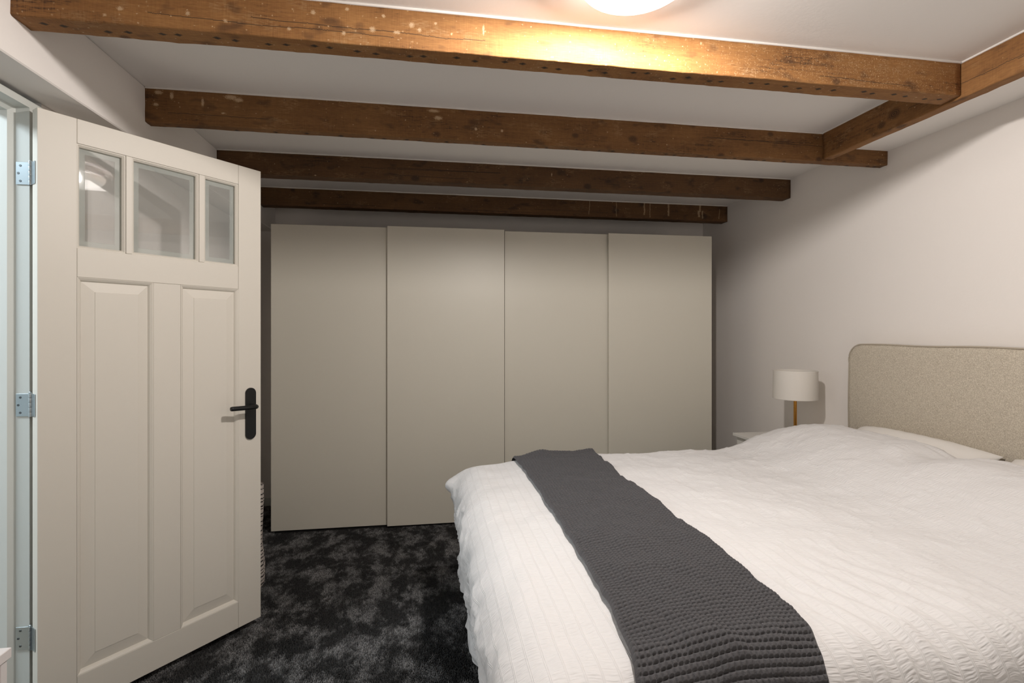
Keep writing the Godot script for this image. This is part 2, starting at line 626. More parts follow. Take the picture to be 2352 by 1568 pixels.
func build_room() -> void:
	var B := func(x0, y0, z0, x1, y1, z1) -> ArrayMesh: return box(Vector3(x0, y0, z0), Vector3(x1, y1, z1), 0.0)
	structure(B.call(X_LEFT_LOW - 0.12, -0.12, Z_BACK - 0.1, X_RIGHT + 0.1, 0.0, Z_FRONT + 0.1), "floor", M.carpet_base)
	structure(B.call(X_LEFT_LOW - 0.12, Y_CEIL, Z_BACK - 0.1, X_RIGHT + 0.1, Y_CEIL + 0.2, Z_FRONT + 0.1), "ceiling", M.ceiling)
	structure(B.call(2.031, 2.268, -2.356, X_RIGHT, Y_CEIL, Z_FRONT), "ceiling", M.ceiling)
	structure(B.call(X_LEFT_LOW - 0.12, 0.0, Z_BACK - 0.1, X_RIGHT + 0.1, Y_CEIL, Z_BACK), "wall_back", M.wall)
	structure(B.call(X_RIGHT, 0.0, Z_BACK, X_RIGHT + 0.1, Y_CEIL, Z_FRONT + 0.1), "wall_right", M.wall)
	# the wall behind the camera, with the window that gives the room its weak daylight
	var fw := start()
	add_box(fw, Vector3(X_LEFT_LOW - 0.12, 0.0, Z_FRONT), Vector3(0.75, Y_CEIL, Z_FRONT + 0.1), 0.0)
	add_box(fw, Vector3(2.05, 0.0, Z_FRONT), Vector3(X_RIGHT, Y_CEIL, Z_FRONT + 0.1), 0.0)
	add_box(fw, Vector3(0.75, 0.0, Z_FRONT), Vector3(2.05, 0.95, Z_FRONT + 0.1), 0.0)
	add_box(fw, Vector3(0.75, 2.05, Z_FRONT), Vector3(2.05, Y_CEIL, Z_FRONT + 0.1), 0.0)
	structure(fw.commit(), "wall_front", M.wall)
	var win := Node3D.new()
	win.name = numbered("window_1")
	win.set_meta("kind", "structure")
	add_child(win)
	for e in [[0.751, 0.951, 0.80, 2.049], [2.0, 0.951, 2.049, 2.049], [0.80, 0.951, 2.0, 1.0], [0.80, 2.0, 2.0, 2.049], [1.38, 1.0, 1.42, 2.0]]:
		put(box(Vector3(e[0], e[1], Z_FRONT + 0.03), Vector3(e[2], e[3], Z_FRONT + 0.08), 0.002), "window_frame", M.frame, win)
	for e in [[0.80, 1.38], [1.42, 2.0]]:
		put(box(Vector3(e[0], 1.0, Z_FRONT + 0.05), Vector3(e[1], 2.0, Z_FRONT + 0.056), 0.0), "pane", M.glass, win)
	# the left wall below, with the doorway, and the part above it that stands further into the room
	var low := start()
	add_box(low, Vector3(-1.42, 0, Z_BACK), Vector3(X_LEFT_LOW, 2.10, -1.99), 0.0)
	add_box(low, Vector3(-1.42, 0, -1.09), Vector3(X_LEFT_LOW, 2.10, Z_FRONT), 0.0)
	add_box(low, Vector3(-1.42, 2.10, Z_BACK), Vector3(X_LEFT_LOW, Y_CEIL, Z_FRONT), 0.0)
	structure(low.commit(), "wall_left", M.wall)
	structure(box(Vector3(X_LEFT_LOW, 2.097, Z_BACK), Vector3(X_LEFT, Y_CEIL, Z_FRONT), 0.004), "wall_left", M.wall)
	# skirting
	structure(box(Vector3(X_LEFT_LOW, 0, Z_BACK), Vector3(X_RIGHT, 0.065, Z_BACK + 0.014), 0.002), "baseboard_back", M.frame)
	structure(box(Vector3(X_RIGHT - 0.014, 0, Z_BACK + 0.014), Vector3(X_RIGHT, 0.065, Z_FRONT), 0.002), "baseboard_right", M.frame)
	structure(box(Vector3(X_LEFT_LOW, 0, Z_BACK + 0.014), Vector3(X_LEFT_LOW + 0.014, 0.065, -2.0), 0.002), "baseboard_left", M.frame)
	# the hall beyond the door
	structure(B.call(-3.1, -0.12, -3.0, -1.42, 0.0, 0.6), "floor", M.hall_floor)
	structure(B.call(-3.1, 2.5, -3.0, -1.42, 2.6, 0.6), "ceiling", M.hall)
	structure(B.call(-3.2, -0.12, -3.0, -3.1, 2.6, 0.6), "wall_hall", M.hall)
	structure(B.call(-3.2, -0.12, -3.1, -1.42, 2.6, -3.0), "wall_hall", M.hall)
	structure(B.call(-3.2, -0.12, 0.6, -1.42, 2.6, 0.7), "wall_hall", M.hall)
	var hall_lamp := thing("hall_ceiling_panel", "square white light panel on the ceiling of the hall", "ceiling light", Vector3(-2.25, 2.5, -1.30))
	put(box(Vector3(-0.28, -0.03, -0.28), Vector3(0.28, 0.0, 0.28)), "frame", M.lamp_white, hall_lamp)
	put(box(Vector3(-0.25, -0.036, -0.25), Vector3(0.25, -0.0305, 0.25)), "lamp_diffuser", M.hall_glow, hall_lamp)
	# door frame: rebated jambs and head
	var fr := Node3D.new()
	fr.name = numbered("trim_1")
	fr.set_meta("kind", "structure")
	add_child(fr)
	put(jamb(-1.99, -1.93, 1.0), "jamb", M.frame, fr)
	put(jamb(-1.09, -1.15, -1.0), "jamb", M.frame, fr)
	var hd := start()
	prism_z(hd, [Vector2(-1.295, 2.0835), Vector2(-1.295, 2.060), Vector2(-1.335, 2.060), Vector2(-1.350, 2.044), Vector2(-1.41, 2.044), Vector2(-1.41, 2.0835)], -1.93, -1.15)
	put(hd.commit(), "head", M.frame, fr)

# one jamb, y up, with a rebate for the door; z0 is the wall side, z1 the face, s the way it faces
func jamb(z0: float, z1: float, s: float) -> ArrayMesh:
	var st := start()
	var prof := [Vector2(-1.295, z0), Vector2(-1.295, z1), Vector2(-1.335, z1), Vector2(-1.338, z1 + 0.003 * s), Vector2(-1.350, z1 + 0.014 * s), Vector2(-1.41, z1 + 0.014 * s), Vector2(-1.41, z0)]
	var n := prof.size()
	for i in n:
		var a: Vector2 = prof[i]
		var b: Vector2 = prof[(i + 1) % n]
		face(st, [Vector3(a.x, 0, a.y), Vector3(b.x, 0, b.y), Vector3(b.x, 2.0835, b.y), Vector3(a.x, 2.0835, a.y)], Vector3(-1.345, 1.0, (z0 + z1) / 2))
	return st.commit()

func prism_z(st: SurfaceTool, prof: Array, z0: float, z1: float) -> void:
	var c := Vector3.ZERO
	for p in prof:
		c += Vector3(p.x, p.y, 0)
	c /= prof.size()
	c.z = (z0 + z1) / 2
	for i in prof.size():
		var a: Vector2 = prof[i]
		var b: Vector2 = prof[(i + 1) % prof.size()]
		face(st, [Vector3(a.x, a.y, z0), Vector3(b.x, b.y, z0), Vector3(b.x, b.y, z1), Vector3(a.x, a.y, z1)], c)

func build_beams() -> void:
	var L := X_RIGHT - X_LEFT
	# nearest beam, tight against the trimmer on the right
	var spots := []
	for s in [[-0.174, 2.264, 0.010, 1.0], [-0.055, 2.289, 0.009, 1.0], [-0.141, 2.309, 0.006, 1.0], [-0.03, 2.276, 0.006, 1.3], [0.172, 2.299, 0.004, 3.5], [0.172, 2.285, 0.003, 3.0], [0.399, 2.226, 0.006, 0.5], [-0.922, 2.236, 0.006, 0.8], [-0.883, 2.258, 0.009, 0.8], [-0.60, 2.25, 0.006, 1.0], [-0.703, 2.262, 0.007, 1.0], [-0.42, 2.243, 0.006, 1.0], [-0.26, 2.245, 0.007, 1.0], [0.924, 2.318, 0.005, 1.0], [-0.10, 2.262, 0.012, 0.5], [-0.99, 2.30, 0.007, 1.0], [-0.78, 2.31, 0.006, 1.0], [-0.35, 2.30, 0.008, 1.0], [-0.25, 2.32, 0.006, 1.0], [0.02, 2.30, 0.005, 1.0], [0.07, 2.272, 0.004, 1.0]]:
		spots.append([s[0] - X_LEFT, Y_CEIL - s[1], s[2], s[3]])
	beam("near", Vector3(X_LEFT, Y_CEIL, -1.658), 1.975 - X_LEFT, 0.127, 0.080, 11, 0.0, 2.0, spots, [], true,
		"pale worn ceiling beam nearest the camera, flecked with white paint, beside the round lamp")
	var two := []
	for s in [[0.05, 0.02, 0.018, 0.5], [0.10, 0.03, 0.008, 2.0], [0.04, 0.07, 0.012, 0.6], [0.33, 0.02, 0.03, 0.35], [0.36, 0.03, 0.02, 0.5], [0.22, 0.05, 0.006, 3.5], [1.18, 0.02, 0.03, 0.25], [1.20, 0.05, 0.02, 0.5], [1.37, 0.09, 0.007, 1.0], [1.49, 0.09, 0.007, 1.0], [0.30, 0.09, 0.01, 0.4]]:
		two.append(s)
	beam("second", Vector3(X_LEFT, Y_CEIL, -2.356), L, 0.145, 0.050, 23, 0.35, 1.0, two, [], true,
		"orange-brown ceiling beam that carries the end of the trimmer beam")
	beam("third", Vector3(X_LEFT, Y_CEIL, -3.089), L, 0.128, 0.085, 37, 0.95, 0.5, [[0.52, 0.12, 0.008, 0.4], [1.9, 0.05, 0.004, 3.0]], [], false,
		"dark brown ceiling beam just in front of the wardrobe, behind the door's top corner")
	var dr := []
	for d in [[1.217, 0.002, 0.0, 0.11], [1.426, 0.002, 0.0, 0.12], [1.657, 0.005, 0.0, 0.10], [1.704, 0.0025, 0.0, 0.12], [1.856, 0.006, 0.0, 0.10], [2.124, 0.006, 0.0, 0.06], [2.11, 0.008, 0.05, 0.10], [2.145, 0.005, 0.05, 0.11], [2.29, 0.002, 0.03, 0.11]]:
		dr.append([d[0] - X_LEFT, d[1] * 1.5, d[2], d[3]])
	beam("fourth", Vector3(X_LEFT, Y_CEIL, -3.824), L, 0.128, 0.085, 41, 0.85, 0.6, [], dr, false,
		"dark ceiling beam above the wardrobe with pale paint drips at its right end")
	# the trimmer: runs towards the camera, its left face in view
	var t := thing("trimmer_beam", "orange-brown beam running from the second ceiling beam towards the camera along the right wall", "beam", Vector3(1.98, Y_CEIL, -2.352))
	var tm := beam_material(0.135, 59, 3.6, 0.12, 0.35, [], [], false)
	var o := put(beam_mesh(2.85, 0.135, 0.050, 59, 3.6), "timber", tm, t)
	o.rotation.y = -PI / 2
	var bead := put(tube([Vector3(-0.001, -0.002, 0.0), Vector3(-0.001, -0.002, 1.6), Vector3(-0.001, -0.002, 2.84)], [0.004, 0.0045, 0.004], 8), "caulk_bead", M.caulk, t)
	bead.set_meta("label", "white caulk line")

func beam(_which: String, at: Vector3, length: float, high: float, deep: float, seed_: int, dark: float, specks: float, spots: Array, drips: Array, nails: bool, label: String) -> void:
	var t := thing("ceiling_beam", label, "beam", at, 0.0, "old ceiling beams")
	put(beam_mesh(length - 0.001, high, deep, seed_, 3.52), "timber", beam_material(high, seed_, 3.52, dark, specks, spots, drips, nails), t)
	var path := []
	var rad := []
	for i in 41:
		path.append(Vector3((length - 0.004) * i / 40.0 + 0.002, -0.0025, 0.001))
		rad.append(0.0045 + 0.0015 * noise.get_noise_2d(i * 0.7, seed_))
	put(tube(path, rad, 8), "caulk_bead", M.caulk, t)

func build_ceiling_lamp() -> void:
	var t := thing("ceiling_lamp", "round white glowing opal ceiling lamp in front of the nearest beam", "ceiling lamp", Vector3(0.548, Y_CEIL, -1.318))
	put(lathe([Vector2(0.0, 0.0), Vector2(0.150, 0.0), Vector2(0.153, -0.002), Vector2(0.153, -0.045), Vector2(0.151, -0.047), Vector2(0.147, -0.045), Vector2(0.147, -0.006), Vector2(0.0, -0.006)], 64), "lamp_base", M.lamp_white, t)
	var prof := []
	for k in 13:
		var a := k / 12.0 * PI / 2
		prof.append(Vector2(0.160 * pow(cos(a), 0.28) if k < 12 else 0.0, -0.048 - 0.046 * sin(a)))
	put(lathe(prof, 64), "lamp_diffuser", M.lamp_glow, t)

# ---------------------------------------------------------------- door
func build_door() -> void:
	var d := Node3D.new()
	d.name = numbered("door_1")
	d.set_meta("kind", "structure")
	d.set_meta("label", "open off-white panelled door with three glass panes and black handle")
	add_child(d)
	d.position = DOOR_AT
	d.rotation.y = DOOR_ANGLE
	var y0 := 0.037
	var y1 := 2.052
	var g := 0.0003
	var P := func(u0, v0, u1, v1, called) -> void:
		put(box(Vector3(u0 + g, v0 + g, -0.04), Vector3(u1 - g, v1 - g, 0.0), 0.0011), called, M.door, d)
	P.call(0.0, y0, 0.105, y1, "stile")
	P.call(0.675, y0, 0.78, y1, "stile")
	P.call(0.105, 1.968, 0.675, y1, "top_rail")
	P.call(0.105, 1.512, 0.675, 1.611, "lock_rail")
	P.call(0.105, y0, 0.675, 0.150, "bottom_rail")
	P.call(0.340, 0.150, 0.438, 1.512, "mullion")
	P.call(0.250, 1.611, 0.270, 1.968, "glazing_bar")
	P.call(0.509, 1.611, 0.530, 1.968, "glazing_bar")
	for p in [[0.105, 0.250], [0.270, 0.509], [0.530, 0.675]]:
		var u0: float = p[0]
		var u1: float = p[1]
		put(ring_mould(u0, 1.611, u1, 1.968, [Vector2(0.0, -0.004), Vector2(0.003, -0.004), Vector2(0.009, -0.010), Vector2(0.010, -0.0165), Vector2(0.0, -0.0165)]), "glazing_bead", M.door, d)
		put(ring_mould(u0, 1.611, u1, 1.968, [Vector2(0.0, -0.036), Vector2(0.003, -0.036), Vector2(0.009, -0.030), Vector2(0.010, -0.0235), Vector2(0.0, -0.0235)]), "glazing_bead", M.door, d)
		var pane := put(box(Vector3(u0 + 0.028, 1.639, -0.0225), Vector3(u1 - 0.028, 1.940, -0.0172), 0.0), "pane", M.glass, d)
		put(bevel_ring(u0 + 0.008, 1.619, u1 - 0.008, 1.960, 0.020, -0.0172, -0.0203), "bevelled_edge", M.glass_bevel, pane)
	for p in [[0.105, 0.340], [0.438, 0.675]]:
		put(ring_mould(p[0], 0.150, p[1], 1.512, [Vector2(0.0, 0.0), Vector2(0.003, -0.001), Vector2(0.010, -0.006), Vector2(0.014, -0.0125), Vector2(0.0, -0.0145)]), "moulding", M.door, d)
		put(raised_panel(p[0] + 0.006, 0.156, p[1] - 0.006, 1.506), "panel", M.door, d)
	# handle
	var h := Node3D.new()
	h.name = "door_handle"
	h.set_meta("label", "black lever handle on long black plate")
	d.add_child(h)
	put(stadium(0.7285, 0.964, 0.0235, 0.114, 0.0, 0.008), "back_plate", M.black, h)
	var path := []
	var rad := []
	for q in [Vector3(0.728, 0.998, 0.0), Vector3(0.728, 0.998, 0.030), Vector3(0.7275, 0.998, 0.044), Vector3(0.724, 0.998, 0.052), Vector3(0.714, 0.998, 0.057), Vector3(0.70, 0.9985, 0.058), Vector3(0.66, 1.0, 0.058), Vector3(0.612, 1.002, 0.058), Vector3(0.607, 1.002, 0.058), Vector3(0.606, 1.002, 0.058)]:
		path.append(q)
		rad.append(0.0098)
	rad[8] = 0.0085
	rad[9] = 0.0002
	put(tube(path, rad, 20), "lever", M.black, h)
	# hinges
	for y in [1.843, 1.085, 0.322]:
		var hg := Node3D.new()
		hg.name = "hinge"
		hg.set_meta("label", "zinc-plated butt hinge")
		d.add_child(hg, true)
		var pin := Vector3(-0.003, y, -0.046)
		for k in 5:
			put(tube([pin + Vector3(0, -0.039 + k * 0.0156 + 0.0004, 0), pin + Vector3(0, -0.0388 + k * 0.0156 + 0.0004, 0), pin + Vector3(0, -0.0238 + k * 0.0156, 0), pin + Vector3(0, -0.0236 + k * 0.0156, 0)], [0.0045, 0.0058, 0.0058, 0.0045], 14), "knuckle", M.zinc, hg)
		var tip := SphereMesh.new()
		tip.radius = 0.0045
		tip.height = 0.007
		tip.radial_segments = 12
		tip.rings = 6
		var ti := put(tip, "pin_tip", M.zinc, hg)
		ti.position = pin + Vector3(0, 0.0405, 0)
		# the leaf on the door's edge
		put(box(Vector3(-0.0022, y - 0.037, -0.044), Vector3(-0.0004, y + 0.037, -0.013), 0.0004), "leaf", M.zinc, hg)
		# the leaf on the jamb, in the door's own axes
		var leaf := put(box(Vector3(-0.034, -0.037, -0.0009), Vector3(0.003, 0.037, 0.0009), 0.0004), "leaf", M.zinc, hg)
		var world := Vector3(-1.2985, y, -1.9275)
		leaf.position = (world - DOOR_AT).rotated(Vector3.UP, -DOOR_ANGLE)
		leaf.rotation.y = -DOOR_ANGLE
		for s in [[-0.021, 0.025], [-0.027, 0.0], [-0.021, -0.025]]:
			var c := CylinderMesh.new()
			c.top_radius = 0.0034
			c.bottom_radius = 0.0042
			c.height = 0.0014
			c.radial_segments = 12
			c.rings = 1
			var sc := put(c, "screw", M.screw, hg)
			sc.position = leaf.position + Vector3(s[0], s[1], 0.0012).rotated(Vector3.UP, -DOOR_ANGLE)
			sc.basis = Basis(Vector3.UP, -DOOR_ANGLE) * Basis(Vector3.RIGHT, PI / 2)

# a moulding run round the inside of a rectangular opening; profile = (inset, z)
func ring_mould(u0: float, v0: float, u1: float, v1: float, prof: Array) -> ArrayMesh:
	var st := start()
	var n := prof.size()
	for s in 4:
		for i in n:
			var a: Vector2 = prof[i]
			var b: Vector2 = prof[(i + 1) % n]
			var q := []
			for e in [[a, 0], [b, 0], [b, 1], [a, 1]]:
				var k: float = e[0].x
				var c := [Vector2(u0 + k, v0 + k), Vector2(u1 - k, v0 + k), Vector2(u1 - k, v1 - k), Vector2(u0 + k, v1 - k)]
				var w: Vector2 = c[(s + e[1]) % 4]
				q.append(Vector3(w.x, w.y, e[0].y))
			var mid: Vector3 = (q[0] + q[2]) / 2.0
			# away from the wood: from a point outside the opening, deep in the door
			var inner := Vector3((u0 + u1) / 2, (v0 + v1) / 2, 0)
			var out := Vector3(mid.x, mid.y, 0) - inner
			if s % 2 == 0:
				out.x = 0
			else:
				out.y = 0
			face(st, q, mid + out.normalized() * 0.02 + Vector3(0, 0, -0.012))
	return st.commit()

func bevel_ring(u0: float, v0: float, u1: float, v1: float, w: float, z_in: float, z_out: float) -> ArrayMesh:
	var st := start()
	for s in 4:
		var o := [Vector2(u0, v0), Vector2(u1, v0), Vector2(u1, v1), Vector2(u0, v1)]
		var i := [Vector2(u0 + w, v0 + w), Vector2(u1 - w, v0 + w), Vector2(u1 - w, v1 - w), Vector2(u0 + w, v1 - w)]
		var a: Vector2 = o[s]
		var b: Vector2 = o[(s + 1) % 4]
		var c: Vector2 = i[(s + 1) % 4]
		var e: Vector2 = i[s]
		face(st, [Vector3(a.x, a.y, z_out), Vector3(b.x, b.y, z_out), Vector3(c.x, c.y, z_in), Vector3(e.x, e.y, z_in)], Vector3((u0 + u1) / 2, (v0 + v1) / 2, -0.5))
		face(st, [Vector3(a.x, a.y, -0.0225), Vector3(b.x, b.y, -0.0225), Vector3(c.x, c.y, -0.0225), Vector3(e.x, e.y, -0.0225)], Vector3((u0 + u1) / 2, (v0 + v1) / 2, 0.5))
	return st.commit()

func raised_panel(u0: float, v0: float, u1: float, v1: float) -> ArrayMesh:
	var st := start()
	var c := Vector3((u0 + u1) / 2, (v0 + v1) / 2, -0.02)
	var w := 0.047
	for side: float in [1.0, -1.0]:
		var zm := -0.02
		var edge := zm + side * 0.0065
		var top := zm + side * 0.0125
		var field := zm + side * 0.0140
		var loops := []
		for e in [[0.0, edge], [0.005, edge], [w, top], [w + 0.0006, field]]:
			var k: float = e[0]
			loops.append([Vector3(u0 + k, v0 + k, e[1]), Vector3(u1 - k * 0.9, v0 + k, e[1]), Vector3(u1 - k * 0.9, v1 - k * 0.9, e[1]), Vector3(u0 + k, v1 - k * 0.9, e[1])])
		for l in 3:
			for s in 4:
				face(st, [loops[l][s], loops[l][(s + 1) % 4], loops[l + 1][(s + 1) % 4], loops[l + 1][s]], c)
		face(st, loops[3], c)
	return st.commit()

func stadium(cx: float, cy: float, r: float, half: float, z0: float, z1: float) -> ArrayMesh:
	var outline := []
	for k in 17:
		var a := PI * k / 16.0
		outline.append(Vector2(cos(a) * r, half - r + sin(a) * r))
	for k in 17:
		var a := PI + PI * k / 16.0
		outline.append(Vector2(cos(a) * r, -half + r + sin(a) * r))
	var st := start()
	var c := Vector3(cx, cy, (z0 + z1) / 2)
	var n := outline.size()
	var top := []
	for i in n:
		var a: Vector2 = outline[i]
		var b: Vector2 = outline[(i + 1) % n]
		var ai := a * 0.985 if absf(a.y) < half - r else a - a.normalized() * 0.001
		var bi := b * 0.985 if absf(b.y) < half - r else b - b.normalized() * 0.001
		var L := func(q: Vector2, z: float) -> Vector3: return Vector3(cx + q.x, cy + q.y, z)
		face(st, [L.call(a, z0), L.call(b, z0), L.call(b, z1 - 0.001), L.call(a, z1 - 0.001)], c)
		face(st, [L.call(a, z1 - 0.001), L.call(b, z1 - 0.001), L.call(bi, z1), L.call(ai, z1)], c)
		top.append(L.call(ai, z1))
	face(st, top, c)
	return st.commit()

# ---------------------------------------------------------------- wardrobe
func build_wardrobe() -> void:
	var t := thing("wardrobe", "wide off-white wardrobe with four plain sliding doors under the beams", "wardrobe", Vector3(0.53, 0, -3.6))
	var B := func(x0, y0, z0, x1, y1, z1, called, m, ch) -> MeshInstance3D:
		return put(box(Vector3(x0 - 0.53, y0, z0 + 3.6), Vector3(x1 - 0.53, y1, z1 + 3.6), ch), called, m, t)
	B.call(-1.01, 0.03, -4.18, -0.992, 2.03, -3.63, "side_panel", M.carcass, 0.001)
	B.call(0.513, 0.03, -4.18, 0.531, 2.03, -3.64, "side_panel", M.carcass, 0.001)
	B.call(2.052, 0.03, -4.18, 2.07, 2.03, -3.63, "side_panel", M.carcass, 0.001)
	B.call(-0.991, 2.012, -4.18, 2.051, 2.03, -3.63, "top_panel", M.carcass, 0.001)
	B.call(-0.991, 0.03, -4.188, 2.051, 2.011, -4.181, "back_panel", M.carcass, 0.001)
	B.call(-1.0, 0.0, -4.15, 2.06, 0.029, -3.635, "plinth", M.track, 0.001)
	B.call(-1.0, 2.031, -3.66, 2.06, 2.037, -3.62, "top_track", M.track, 0.001)
	B.call(-1.0, 0.003, -3.634, 2.06, 0.014, -3.60, "bottom_track", M.track, 0.001)
	for d in [[-1.022, -0.262, -3.598, 2.036], [-0.278, 0.518, -3.570, 2.041], [0.524, 1.300, -3.598, 2.037], [1.276, 2.077, -3.570, 2.040]]:
		B.call(d[0], 0.022, d[2] - 0.020, d[1], d[3], d[2], "sliding_door", M.wardrobe, 0.0016)

# ---------------------------------------------------------------- bed
const HEM_X := 2.06
const FOOT_X := 0.25
const FOOT_R := 0.135
const FAR_Z := -2.40
const NEAR_Z := -0.93
const SIDE_R := 0.11

func ss(a: float, b: float, x: float) -> float:
	return smoothstep(a, b, x)

# height of the duvet's plateau
func duvet_top(x: float, z: float) -> float:
	var hump := 0.138 * ss(1.42, 1.88, x) - 0.010 * ss(1.95, 2.06, x)
	hump *= 1.0 - 0.22 * exp(-pow((z + 1.69) / 0.09, 2.0)) * ss(1.6, 1.95, x)
	hump *= 1.0 - 0.25 * ss(-2.28, -2.45, z)
	var y := 0.735 + hump
	y -= 0.03 * (1.0 - ss(0.22, 0.55, x))
	y += 0.010 * noise.get_noise_2d(x * 3.0, z * 3.0)
	# soft creases, mostly running across the bed
	y += 0.0022 * noise.get_noise_2d(x * 13.0 + z * 3.0, z * 6.0 + 20.0)
	var c1: float = 1.0 - absf(noise.get_noise_2d(x * 5.5 + z * 2.2 + 50.0, z * 3.2 - x * 1.5))
	y += 0.0045 * (pow(c1, 18.0) - 0.15) * ss(0.75, 1.0, x)
	# drag lines from the runner's near right edge
	var near := ss(-1.35, -0.95, z) * ss(0.74, 0.82, x) * (1.0 - ss(1.0, 1.30, x))
	y += 0.004 * near * sin((x - 0.35 * (z + 0.9)) * 95.0)
	return y

# [z, drop] a way t across the bed, t = 0 at the far plateau edge
func across(t: float) -> Vector2:
	var q := SIDE_R * PI / 2
	var flat := NEAR_Z - FAR_Z
	if t < 0.0:
		var s := -t
		if s < q:
			return Vector2(FAR_Z - SIDE_R * sin(s / SIDE_R), SIDE_R * (1.0 - cos(s / SIDE_R)))
		return Vector2(FAR_Z - SIDE_R, SIDE_R + s - q)
	if t > flat:
		var s := t - flat
		if s < q:
			return Vector2(NEAR_Z + SIDE_R * sin(s / SIDE_R), SIDE_R * (1.0 - cos(s / SIDE_R)))
		return Vector2(NEAR_Z + SIDE_R, SIDE_R + s - q)
	return Vector2(FAR_Z + t, 0.0)

# [x, drop] a way s from the head hem towards the foot
func along(s: float) -> Vector2:
	var flat := HEM_X - FOOT_X
	var q := FOOT_R * PI / 2
	if s < flat:
		return Vector2(HEM_X - s, 0.0)
	s -= flat
	if s < q:
		return Vector2(FOOT_X - FOOT_R * sin(s / FOOT_R), FOOT_R * (1.0 - cos(s / FOOT_R)))
	return Vector2(FOOT_X - FOOT_R, FOOT_R + s - q)

func duvet_point(s: float, t: float) -> Vector3:
	var a := along(s)
	var b := across(t)
	var drop := pow(pow(a.y, 3.0) + pow(b.y, 3.0), 1.0 / 3.0)
	var y := duvet_top(maxf(a.x, 0.12), b.x) - drop
	var x := a.x
	var z := b.x
	if a.y > 0.0:        # folds in the hanging foot end
		var k: float = ss(0.06, 0.42, a.y)
		var k0: float = ss(0.0, 0.16, a.y)
		x += 0.055 * k + 0.034 * k * sin(z * 12.0 + 1.4 + 2.0 * a.y) + 0.03 * k * noise.get_noise_2d(z * 6.0, 4.0) + 0.018 * k0 * noise.get_noise_3d(z * 6.0, y * 4.0, 1.0)
		x -= 0.012 * k0 * pow(1.0 - absf(noise.get_noise_3d(z * 3.5 + y * 3.0, y * 4.0 - z, 7.0)), 9.0)
		# the corner that sticks out at the far side
		x -= 0.068 * k0 * exp(-pow((z + 2.47) / 0.065, 2.0) - pow((y - 0.615) / 0.045, 2.0))
	if b.y > 0.05:
		var k2: float = ss(0.05, 0.35, b.y)
		z += signf(z + 1.6) * (0.02 * k2 * sin(x * 11.0) + 0.012 * k2)
	if s < 0.05:          # the hem rolls down a little at the head
		y -= 0.018 * (1.0 - s / 0.05)
	# a stitched border parallel to the head hem
	y -= 0.005 * exp(-pow((s - 0.085) / 0.008, 2.0))
	return Vector3(x, y, z)

func build_bed() -> void:
	var t := thing("bed", "double bed with oatmeal linen headboard against the right wall", "bed", Vector3(1.2, 0, -1.69))
	var O := Vector3(-1.2, 0, 1.69)
	put(box(Vector3(0.24, 0.13, -2.47) + O, Vector3(2.255, 0.36, -0.91) + O, 0.02), "base", M.linen, t)
	put(box(Vector3(0.25, 0.365, -2.46) + O, Vector3(2.25, 0.60, -0.92) + O, 0.05), "mattress", M.mattress, t)
	for p in [[0.34, -2.38], [0.34, -1.0], [2.15, -2.38], [2.15, -1.0]]:
		put(box(Vector3(p[0] - 0.03, 0.0, p[1] - 0.03) + O, Vector3(p[0] + 0.03, 0.129, p[1] + 0.03) + O, 0.004), "leg", M.black, t)
	var hb := put(headboard_mesh(0.0, 0.0), "headboard", M.linen, t)
	hb.position = O
	var pts := []
	var rr := []
	for q in headboard_outline(0.001):
		pts.append(Vector3(2.273, q.y, q.x))
		rr.append(0.0035)
	var pp := put(tube(pts, rr, 8), "piping", M.linen, hb)
	pp.set_meta("label", "thin fabric piping along the headboard's edge")
	# pillows
	pillow(Vector3(2.105, 0.744, -2.05), "far white pillow under the duvet, on the wardrobe side of the bed")
	pillow(Vector3(2.105, 0.744, -1.34), "near white pillow under the duvet, at the right edge of the picture")
	build_duvet()
	build_throw()

func headboard_outline(grow: float) -> Array:
	var z0 := -2.512 - grow
	var z1 := -0.868 + grow
	var top := 1.260 + grow
	var r := 0.085
	var out := [Vector2(z0, 0.08)]
	for k in 9:
		out.append(Vector2(z0 - 0.003 * sin(k * 1.3), lerpf(0.2, top - r - 0.02, k / 8.0)))
	for k in 13:
		var a := PI - PI / 2 * k / 12.0
		out.append(Vector2(z0 + r + r * cos(a), top - r + r * sin(a)))
	for k in range(1, 24):
		out.append(Vector2(lerpf(z0 + r, z1 - r, k / 24.0), top + 0.002 * sin(k * 0.8)))
	for k in 13:
		var a := PI / 2 - PI / 2 * k / 12.0
		out.append(Vector2(z1 - r + r * cos(a), top - r + r * sin(a)))
	out.append(Vector2(z1, 0.08))
	return out

func headboard_mesh(_a: float, _b: float) -> ArrayMesh:
	var o := headboard_outline(0.0)
	var c := Vector2(-1.69, 0.66)
	var rows := []
	var uvs := []
	for e in [[0.0, 2.352], [0.0, 2.285], [0.002, 2.276], [0.007, 2.268], [0.016, 2.262], [0.03, 2.260], [0.12, 2.257], [0.4, 2.256], [0.8, 2.256]]:
		var row := PackedVector3Array()
		var uv := PackedVector2Array()
		for q in o:
			var k: float = e[0]
			var w: Vector2 = q
			if k > 0.05:
				w = c + (q - c) * (1.0 - k)
			else:
				w = q - (q - c).normalized() * k
			row.append(Vector3(e[1], w.y, w.x))
			uv.append(w + Vector2(0.0, 2.352 - e[1]) * (1.0 if k < 0.001 else 0.0))
		rows.append(row)
		uvs.append(uv)
	return sheet(rows, uvs, true)

